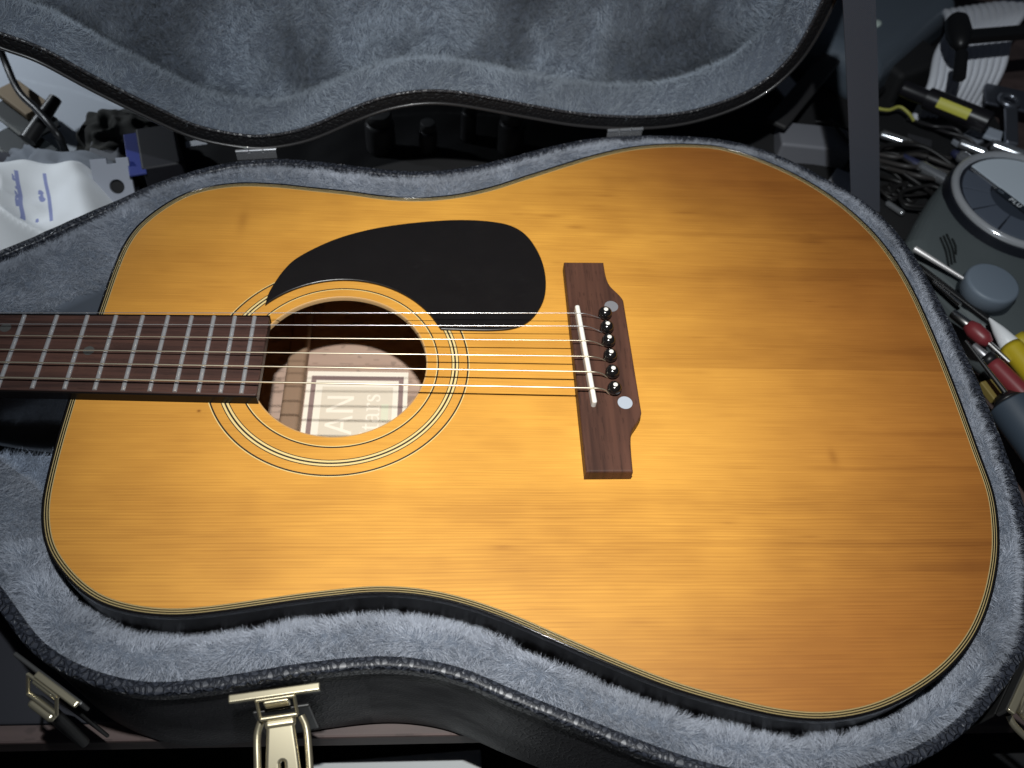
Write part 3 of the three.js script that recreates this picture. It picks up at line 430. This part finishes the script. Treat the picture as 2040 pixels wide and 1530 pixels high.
// right of the lid
{
  const t = thing('plastic_tool_case', 'dark blue grey plastic case with a small light behind the grey strap', 'tool case', [0.352, -0.088, -0.518], 0.80);
  mesh('case_body', new RoundedBoxGeometry(0.20, 0.056, 0.13, 6, 0.022), M(0.11, 0.135, 0.165, 0.35, 0, { clearcoat: 0.3 }), t);
  const led = new THREE.SphereGeometry(0.006, 16, 10); led.scale(1.2, 0.4, 0.8); led.translate(-0.032, 0.0283, 0.024); mesh('button', led, M(0.62, 0.72, 0.66, 0.3), t);
  const ridge = new RoundedBoxGeometry(0.19, 0.006, 0.006, 3, 0.0025); ridge.translate(0, -0.012, 0.066); mesh('seam', ridge, blackPlastic, t);
  // white cable: parallel turns of one coil
  const w = thing('cable_coil', 'coil of thick white cable behind the black clamp', 'cable coil');
  for (let i = 0; i < 11; i++) { const o = i * 8.4, u = [392 + o * 0.93, -417 - o * 0.30], q = [u[0] + 46 + i * 0.6, u[1] - 104]; mesh('turn', tube([[u[0] - 8, -112, u[1] + 22], [u[0], -82 + i * 0.6, u[1] + 8], [u[0] + 12, -68 + i, u[1] - 26], [(u[0] + q[0]) / 2 + 8, -62 + i, (u[1] + q[1]) / 2 - 4], [q[0], -70, q[1]], [q[0] + 6, -108, q[1] - 16]], 4.3, 40, 10), M(0.82, 0.84, 0.90, 0.55), w); }
  const c = thing('hand_clamp', 'black plastic clamp with a long arm in front of the white cable', 'clamp');
  mesh('head', lathe([396, -22, -432], [384, -22, -384], [[0, 0], [0.02, 7], [0.15, 10.5], [0.5, 11.5], [0.8, 9], [0.98, 5.5], [1, 0]]), blackPlastic, c);
  mesh('screw_end', rod([381, -22, -374], [371, -26, -345], 5.6, 5.6), blackPlastic, c); mesh('arm', box(92, 10, 13, 438, -22, -410, 3, 0.20), blackPlastic, c);
  mesh('upper_bar', box(180, 14, 18, 470, -20, -505, 4, -0.32), blackPlastic, c);
  const g = thing('glue_tube', 'black tube with a yellow label lying beside the white cable', 'tube');
  mesh('tube_body', lathe([352, -72, -392], [421, -70, -340], [[0, 0], [0, 6.5], [0.03, 7.5], [0.28, 7.5], [0.3, 10.5], [0.97, 10.5], [1, 9.5], [1, 0]]), M(0.014, 0.013, 0.016, 0.35), g);
  const lq = new THREE.Quaternion().setFromUnitVectors(new THREE.Vector3(0, 1, 0), new THREE.Vector3(69, 2, 52).normalize()), ld = new THREE.Vector3(-0.45, 0.55, 0.7).applyQuaternion(lq.clone().invert()), lb = new THREE.CylinderGeometry(0.0108, 0.0108, 0.030, 20, 1, true, Math.atan2(ld.x, ld.z) - 0.45, 0.9); lb.applyQuaternion(lq); lb.translate(0.3935, -0.0708, -0.3607); mesh('yellow_label', lb, M(0.72, 0.68, 0.10, 0.5), g);
  tag(mesh('yellow_wire', tube([[322, -95, -392], [335, -94, -389], [348, -94, -387], [360, -93, -391], [368, -95, -384], [374, -100, -380]], 1.6, 40, 8), M(0.55, 0.53, 0.12, 0.5)), 'thin yellow wire right beside the grey strap', 'wire');
  const r = thing('ring_spanner', 'dull grey ring spanner at the right edge above the round device', 'spanner');
  const to = new THREE.TorusGeometry(0.0085, 0.0028, 12, 32); to.rotateX(Math.PI / 2); to.translate(0.4625, -0.078, -0.387); mesh('ring_end', to, M(0.35, 0.37, 0.42, 0.3, 0.9), r);
  mesh('shank', box(12, 5, 60, 452, -80, -352, 2, -0.35), M(0.35, 0.37, 0.42, 0.3, 0.9), r); mesh('plate', box(44, 4, 34, 470, -86, -402, 2, -0.3), M(0.12, 0.13, 0.16, 0.4, 0.7), r);
  tag(mesh('pale_bracket', box(26, 4, 16, 434, -90, -352, 1, -0.5), M(0.45, 0.50, 0.58, 0.5)), 'pale blue plastic piece under the black tube', 'bracket');
  // tangle of black leads, each its own
    for (let i = 0; i < 11; i++) { const pts = [], x0 = rr(300, 345), z0 = rr(-345, -265), a = rr(0, 6.28), R = rr(18, 42); for (let k = 0; k < 8; k++) { const t = k / 7, th = a + t * rr(4, 6.5); pts.push([x0 + 45 * t + R * 0.8 * Math.cos(th), -106 + i * 1.6 + rr(-2, 3), z0 + 25 * t + R * 0.6 * Math.sin(th)]); } tag(mesh('black_lead', tube(pts, rr(1.3, 2.1), 90, 7), M(0.014, 0.013, 0.013, 0.45)), 'thin black lead in the tangle between the strap and the round device', 'cable', 'black leads tangled on the bench'); }
  const plug = (name, a, b, lab) => { const q = thing(name, lab, 'jack plug'); const A = new THREE.Vector3(...a), B = new THREE.Vector3(...b), m = (t) => A.clone().lerp(B, t).toArray(); mesh('sleeve', lathe(m(0.28), m(1), [[0, 0], [0, 5], [0.1, 5.6], [0.9, 5.6], [1, 4.5], [1, 0]]), chrome, q); mesh('strain_relief', lathe(m(0), m(0.3), [[0, 0], [0, 3], [1, 4.4], [1, 0]]), M(0.03, 0.035, 0.09, 0.5), q); };
  plug('jack_plug', [340, -92, -316], [377, -88, -270], 'chrome jack plug lying on the black leads, the larger one'); plug('jack_plug', [389, -90, -322], [402, -86, -300], 'small chrome plug close to the chrome ring');
  // bits of metal and more leads among the tangle
  for (const [a, b, r, lab] of [[[330, -96, -352], [352, -94, -338], 3.2, 'small steel pin by the yellow wire'], [[402, -92, -338], [422, -90, -322], 4.2, 'short steel sleeve left of the ring spanner'], [[312, -100, -262], [322, -98, -246], 2.6, 'small steel pin near the case edge under the leads'], [[428, -86, -330], [452, -84, -312], 5.5, 'thick steel sleeve just above the chrome ring']]) tag(mesh('steel_pin', lathe(a, b, [[0, 0], [0, r * 0.85], [0.08, r], [0.9, r], [1, r * 0.7], [1, 0]]), chrome), lab, 'steel pin');
  for (let i = 0; i < 4; i++) tag(mesh('grey_lead', tube([[296 + i * 9, -104, -352 + i * 12], [326 + i * 6, -94 + i * 2, -330 + i * 15], [352 + i * 5, -92, -336 + i * 17], [384 + i * 4, -94, -318 + i * 12], [402 + i * 7, -104, -340 + i * 10]], 2.2, 60, 8), M(0.055, 0.050, 0.048, 0.45)), ['grey lead, topmost of four in the tangle by the strap', 'grey lead, second from the top in the tangle by the strap', 'grey lead, third from the top in the tangle by the strap', 'grey lead, lowest of four in the tangle by the strap'][i], 'cable', 'grey leads beside the strap');
  for (const [x, y, z, w, h, d, ry, c, lab] of [[420, -100, -352, 30, 6, 18, 0.6, [0.30, 0.32, 0.36], 'small pale grey bracket under the black tube'], [372, -104, -352, 24, 5, 14, -0.4, [0.05, 0.05, 0.055], 'small black clip under the yellow wire'], [336, -106, -236, 40, 5, 9, 0.9, [0.09, 0.075, 0.07], 'brown wooden stick beside the case edge'], [450, -94, -322, 34, 8, 14, -0.5, [0.07, 0.085, 0.11], 'blue grey clip above the chrome ring']]) tag(mesh('small_clip', box(w, h, d, x, y, z, 1.5, ry), M(...c, 0.5)), lab, 'clip');
  for (let i = 0; i < 3; i++) tag(mesh('dark_wire', tube([[372 + i * 14, -104, -388 + i * 10], [384 + i * 10, -92, -362 + i * 8], [404 + i * 8, -90, -356 + i * 14], [418 + i * 8, -96, -332 + i * 4], [436 + i * 6, -90, -340 + i * 8]], 1.7, 50, 7), M(0.03, 0.028, 0.03, 0.4)), ['dark wire under the black tube, the farthest of three', 'dark wire under the black tube, the middle of three', 'dark wire under the black tube, nearest the chrome ring'][i], 'wire', 'dark wires above the round device');
  // between the strap and the lid
  tag(mesh('grey_plastic_box', box(66, 26, 34, 258, -98, -333, 3, -0.1), M(0.19, 0.195, 0.22, 0.55)), 'grey plastic box on the bench left of the strap', 'box');
  tag(mesh('pale_block', box(34, 8, 26, 286, -106, -290, 1.5, -0.6), M(0.50, 0.53, 0.60, 0.6)), 'pale grey block just behind the case edge by the strap', 'block');
  tag(mesh('steel_cylinder', lathe([238, -90, -436], [254, -90, -388], [[0, 0], [0, 11], [0.05, 12], [0.95, 12], [1, 11], [1, 0]]), M(0.45, 0.46, 0.48, 0.25, 1)), 'short steel cylinder lying under the lid corner', 'cylinder');
  tag(mesh('dark_bar', box(180, 5, 20, 270, -74, -404, 2, 0.93), M(0.028, 0.027, 0.028, 0.6)), 'dark flat bar slanting behind the strap under the lid', 'bar');
  tag(mesh('wire_stand', mergeGeometries([tube([[262, -84, -352], [274, -80, -346], [290, -80, -336], [306, -80, -338]], 1.2, 30, 6), tube([[274, -80, -350], [284, -82, -325], [292, -84, -306], [290, -100, -290]], 1.6, 30, 6), tube([[308, -84, -340], [296, -84, -318], [288, -90, -300]], 1.4, 30, 6)]), blackPlastic), 'bent black wire piece lying over the grey box', 'wire');
  tag(mesh('black_box', box(70, 40, 60, 380, -96, -460, 6, 0.5), blackMatt), 'black box in the shade behind the tube and cable coil', 'box');
}
// round device with chrome ring: local x along its text, z towards its lower edge
{
  const d = thing('effects_unit', 'dark green grey electronic unit with chrome ring, pale screen and round knob', 'electronic unit', [0.409, -0.070, -0.232], -1.03);
  const s = new THREE.Shape(mmShape([[-60, 20], [-64, -10], [-52, -48], [-38, -82], [-24, -112], [-8, -128], [20, -132], [70, -140], [120, -132], [140, -90], [140, 20], [90, 70], [0, 80], [-40, 60]]));
  const bg = new THREE.ExtrudeGeometry(s, { depth: 0.018, bevelEnabled: true, bevelSize: 0.014, bevelOffset: -0.014, bevelThickness: 0.014, bevelSegments: 6, curveSegments: 12 }); bg.rotateX(-Math.PI / 2); bg.translate(0, -0.036, 0);
  mesh('housing', bg, M(0.095, 0.112, 0.116, 0.5), d);
  const seat = new THREE.CylinderGeometry(0.062, 0.064, 0.008, 64); seat.translate(0, -0.001, 0); mesh('ring_seat', seat, M(0.012, 0.014, 0.02, 0.35), d);
  const tr = new THREE.TorusGeometry(0.0575, 0.0034, 14, 96); tr.rotateX(Math.PI / 2); tr.translate(0, 0.0050, 0); mesh('chrome_ring', tr, M(0.92, 0.94, 0.98, 0.12, 0.6), d);
  const face = M(0.11, 0.13, 0.17, 0.5);
  const fg = new THREE.CylinderGeometry(0.0545, 0.0545, 0.002, 72); fg.translate(0, 0.0035, 0); mesh('face', fg, M(0.018, 0.021, 0.030, 0.5), d);
  const sc = new THREE.Shape(); sc.absarc(0, 0, 0.052, -0.11, Math.PI + 0.11); sc.closePath(); const sg = slab(sc, 0.0056, 0.0012, 0.0003, 2, 48); mesh('screen', sg, M(0.72, 0.80, 0.88, 0.3, 0, { clearcoat: 0.4 }), d);
  mesh('trim_line', box(28, 1.2, 1.8, -35, 5.6, 10, 0.4), chrome, d);
  for (let i = 0; i < 5; i++) { const a0 = -Math.PI + 0.27 + i * 0.523, a1 = a0 + 0.49, q = new THREE.Shape(); q.absarc(0, 0, 0.0515, a0, a1); q.absarc(0, 0, 0.028, a1, a0, true); q.closePath(); mesh('button', slab(q, 0.0058, 0.0016, 0.0004, 2, 14), face, d); }
  const hs = new THREE.Shape(); hs.absarc(0, -0.0135, 0.0215, -Math.PI + 0.02, -0.02); hs.closePath(); mesh('center_pad', slab(hs, 0.0050, 0.0010, 0.0003, 2, 30), M(0.045, 0.055, 0.075, 0.45), d);
  const cv = document.createElement('canvas'); cv.width = 512; cv.height = 64; const c = cv.getContext('2d'); c.fillStyle = '#2a3038'; c.fillRect(0, 0, 512, 64); c.fillStyle = '#8d98a4'; c.font = 'bold 30px sans-serif'; c.fillText('STP', 2, 44); c.fillText('\u25c6', 66, 44); c.fillStyle = '#eef2f6'; c.font = 'bold 58px sans-serif'; c.fillText('PLU', 108, 53);
  const tx = new THREE.CanvasTexture(cv); tx.colorSpace = THREE.SRGBColorSpace; const tg = new THREE.PlaneGeometry(0.058, 0.0074); tg.rotateX(-Math.PI / 2); tg.translate(0.0100, 0.0062, 0.0108); mesh('text_strip', tg, M(1, 1, 1, 0.4, 0, { map: tx }), d);
  const kn = lathe([52, -8, 110], [52, 12, 110], [[0, 0], [0, 22], [0.85, 20.5], [0.95, 19.8], [1, 18], [1, 0]], 48); mesh('knob', kn, M(0.17, 0.21, 0.26, 0.5), d);
  for (let i = 0; i < 4; i++) { const q = tube([[-9 + (i == 3 ? 6 : 0), -3.6, 91 - 4 * i + (i == 3 ? 4 : 0)], [4, -3.3, 99.5 - 4 * i], [17 - (i == 3 ? 6 : 0), -3.6, 111 - 4 * i - (i == 3 ? 4 : 0)]], 0.9, 16, 6); mesh('grille_slot', q, M(0.010, 0.013, 0.013, 0.6), d); }
}
// hand tools along the right edge of the case
{
  tag(mesh('tweezer_strip', (() => { const g = rod([291, -62, -168], [340, -66, -124], 2.6, 0.7, 12); return g; })(), M(0.72, 0.70, 0.70, 0.4, 0.5)), 'long thin steel blade in front of the grille of the round device', 'blade');
  tag(mesh('steel_rod', rod([303, -72, -142], [314, -68, -115], 1.3, 1.6), steel), 'short thin steel rod above the red handled tools', 'rod');
  tag(mesh('black_bar', box(5, 4, 120, 330, -72, -110, 1, 0.62), blackPlastic), 'black bar between the round knob and the red handled tools', 'bar');
  const red = M(0.20, 0.030, 0.036, 0.4);
  const a = thing('red_tool', 'red handled tool with steel ends, farther from the camera', 'hand tool', [0, 0, 0], 0, 'red handled tools');
  mesh('steel_end', lathe([300, -62, -101], [308, -60, -86], [[0, 0], [0, 3.6], [0.9, 4.2], [1, 0]]), steel, a); mesh('handle', lathe([306.5, -60, -89], [317, -60, -71], [[0, 0], [0.02, 4.5], [0.3, 6.4], [0.75, 6.0], [1, 3.5], [1, 0]]), red, a); mesh('shaft', rod([316, -60, -72], [326, -60, -54], 2.4), steel, a);
  const b = thing('red_tool', 'red handled tool with grey ferrule, nearer to the camera', 'hand tool', [0, 0, 0], 0, 'red handled tools');
  mesh('ferrule', lathe([304, -60, -69], [311, -60, -57], [[0, 0], [0, 2.8], [1, 3.4], [1, 0]]), M(0.4, 0.4, 0.42, 0.4, 0.8), b); mesh('collar', lathe([310, -60, -59], [313, -60, -53], [[0, 0], [0, 5.6], [1, 6], [1, 0]]), blackPlastic, b); mesh('handle', lathe([312, -60, -55], [336, -60, -4], [[0, 0], [0, 5.4], [0.1, 6.3], [0.6, 6.6], [0.97, 6], [1, 0]]), red, b);
  const y = thing('yellow_marker', 'yellow handled tool with a pointed white tip', 'marker');
  mesh('tip', lathe([324, -58, -94], [331, -58, -67], [[0, 0], [0.03, 0.9], [0.45, 4.4], [1, 7.4], [1, 0]]), M(0.82, 0.84, 0.86, 0.4), y); mesh('handle', lathe([330.6, -58, -68], [350, -58, -4], [[0, 0], [0, 7.6], [0.06, 8.2], [0.95, 8.6], [1, 0]]), M(0.50, 0.38, 0.02, 0.4), y);
  tag(mesh('yellow_pen', lathe([341, -60, -78], [362, -60, -30], [[0, 0], [0, 6], [0.1, 7], [1, 7], [1, 0]]), M(0.48, 0.38, 0.03, 0.4)), 'yellow pen at the right edge behind the white tipped tool', 'pen');
  tag(mesh('steel_rod', rod([291.5, -50, -65], [304.5, -50, -20], 1.2, 1.9), steel), 'long thin steel rod beside the case rim, under the red handled tools', 'rod');
  const g = thing('round_handle', 'thick dark blue grey round handle at the right edge beside the case rim', 'handle');
  mesh('grip', lathe([312, -60, -18], [338, -62, 66], [[0, 0], [0, 13.5], [0.02, 15], [0.5, 15.5], [1, 15.5], [1, 0]], 32), M(0.042, 0.058, 0.080, 0.5), g); mesh('end_cap', lathe([309.8, -60, -25], [312.2, -60, -17.4], [[0, 0], [0, 6], [0.5, 9], [1, 13], [1, 0]], 32), blackPlastic, g);
  tag(mesh('ochre_block', box(10, 6, 16, 309, -68, -34, 1, 0.3), M(0.20, 0.15, 0.04, 0.6)), 'dull yellow piece under the steel rod by the round handle', 'block');
}
tag(mesh('dark_mat', slabGeo(-0.9, -0.1, -0.05, 0.1735, -0.1125, 0.003), M(0.016, 0.017, 0.024, 0.7)), 'dark navy mat under the case at the lower left', 'mat');
// below the bench front
tag(mesh('grey_folder', box(112, 6, 120, -106, -198, 236, 1, 0.06), M(0.42, 0.44, 0.45, 0.6)), 'pale grey folder on the lower shelf below the case latch', 'folder');
tag(mesh('grey_folder', box(120, 6, 100, -240, -206, 232, 1, -0.05), M(0.14, 0.14, 0.145, 0.6)), 'darker grey folder on the lower shelf left of the latch', 'folder');
renderer.render(scene, camera);
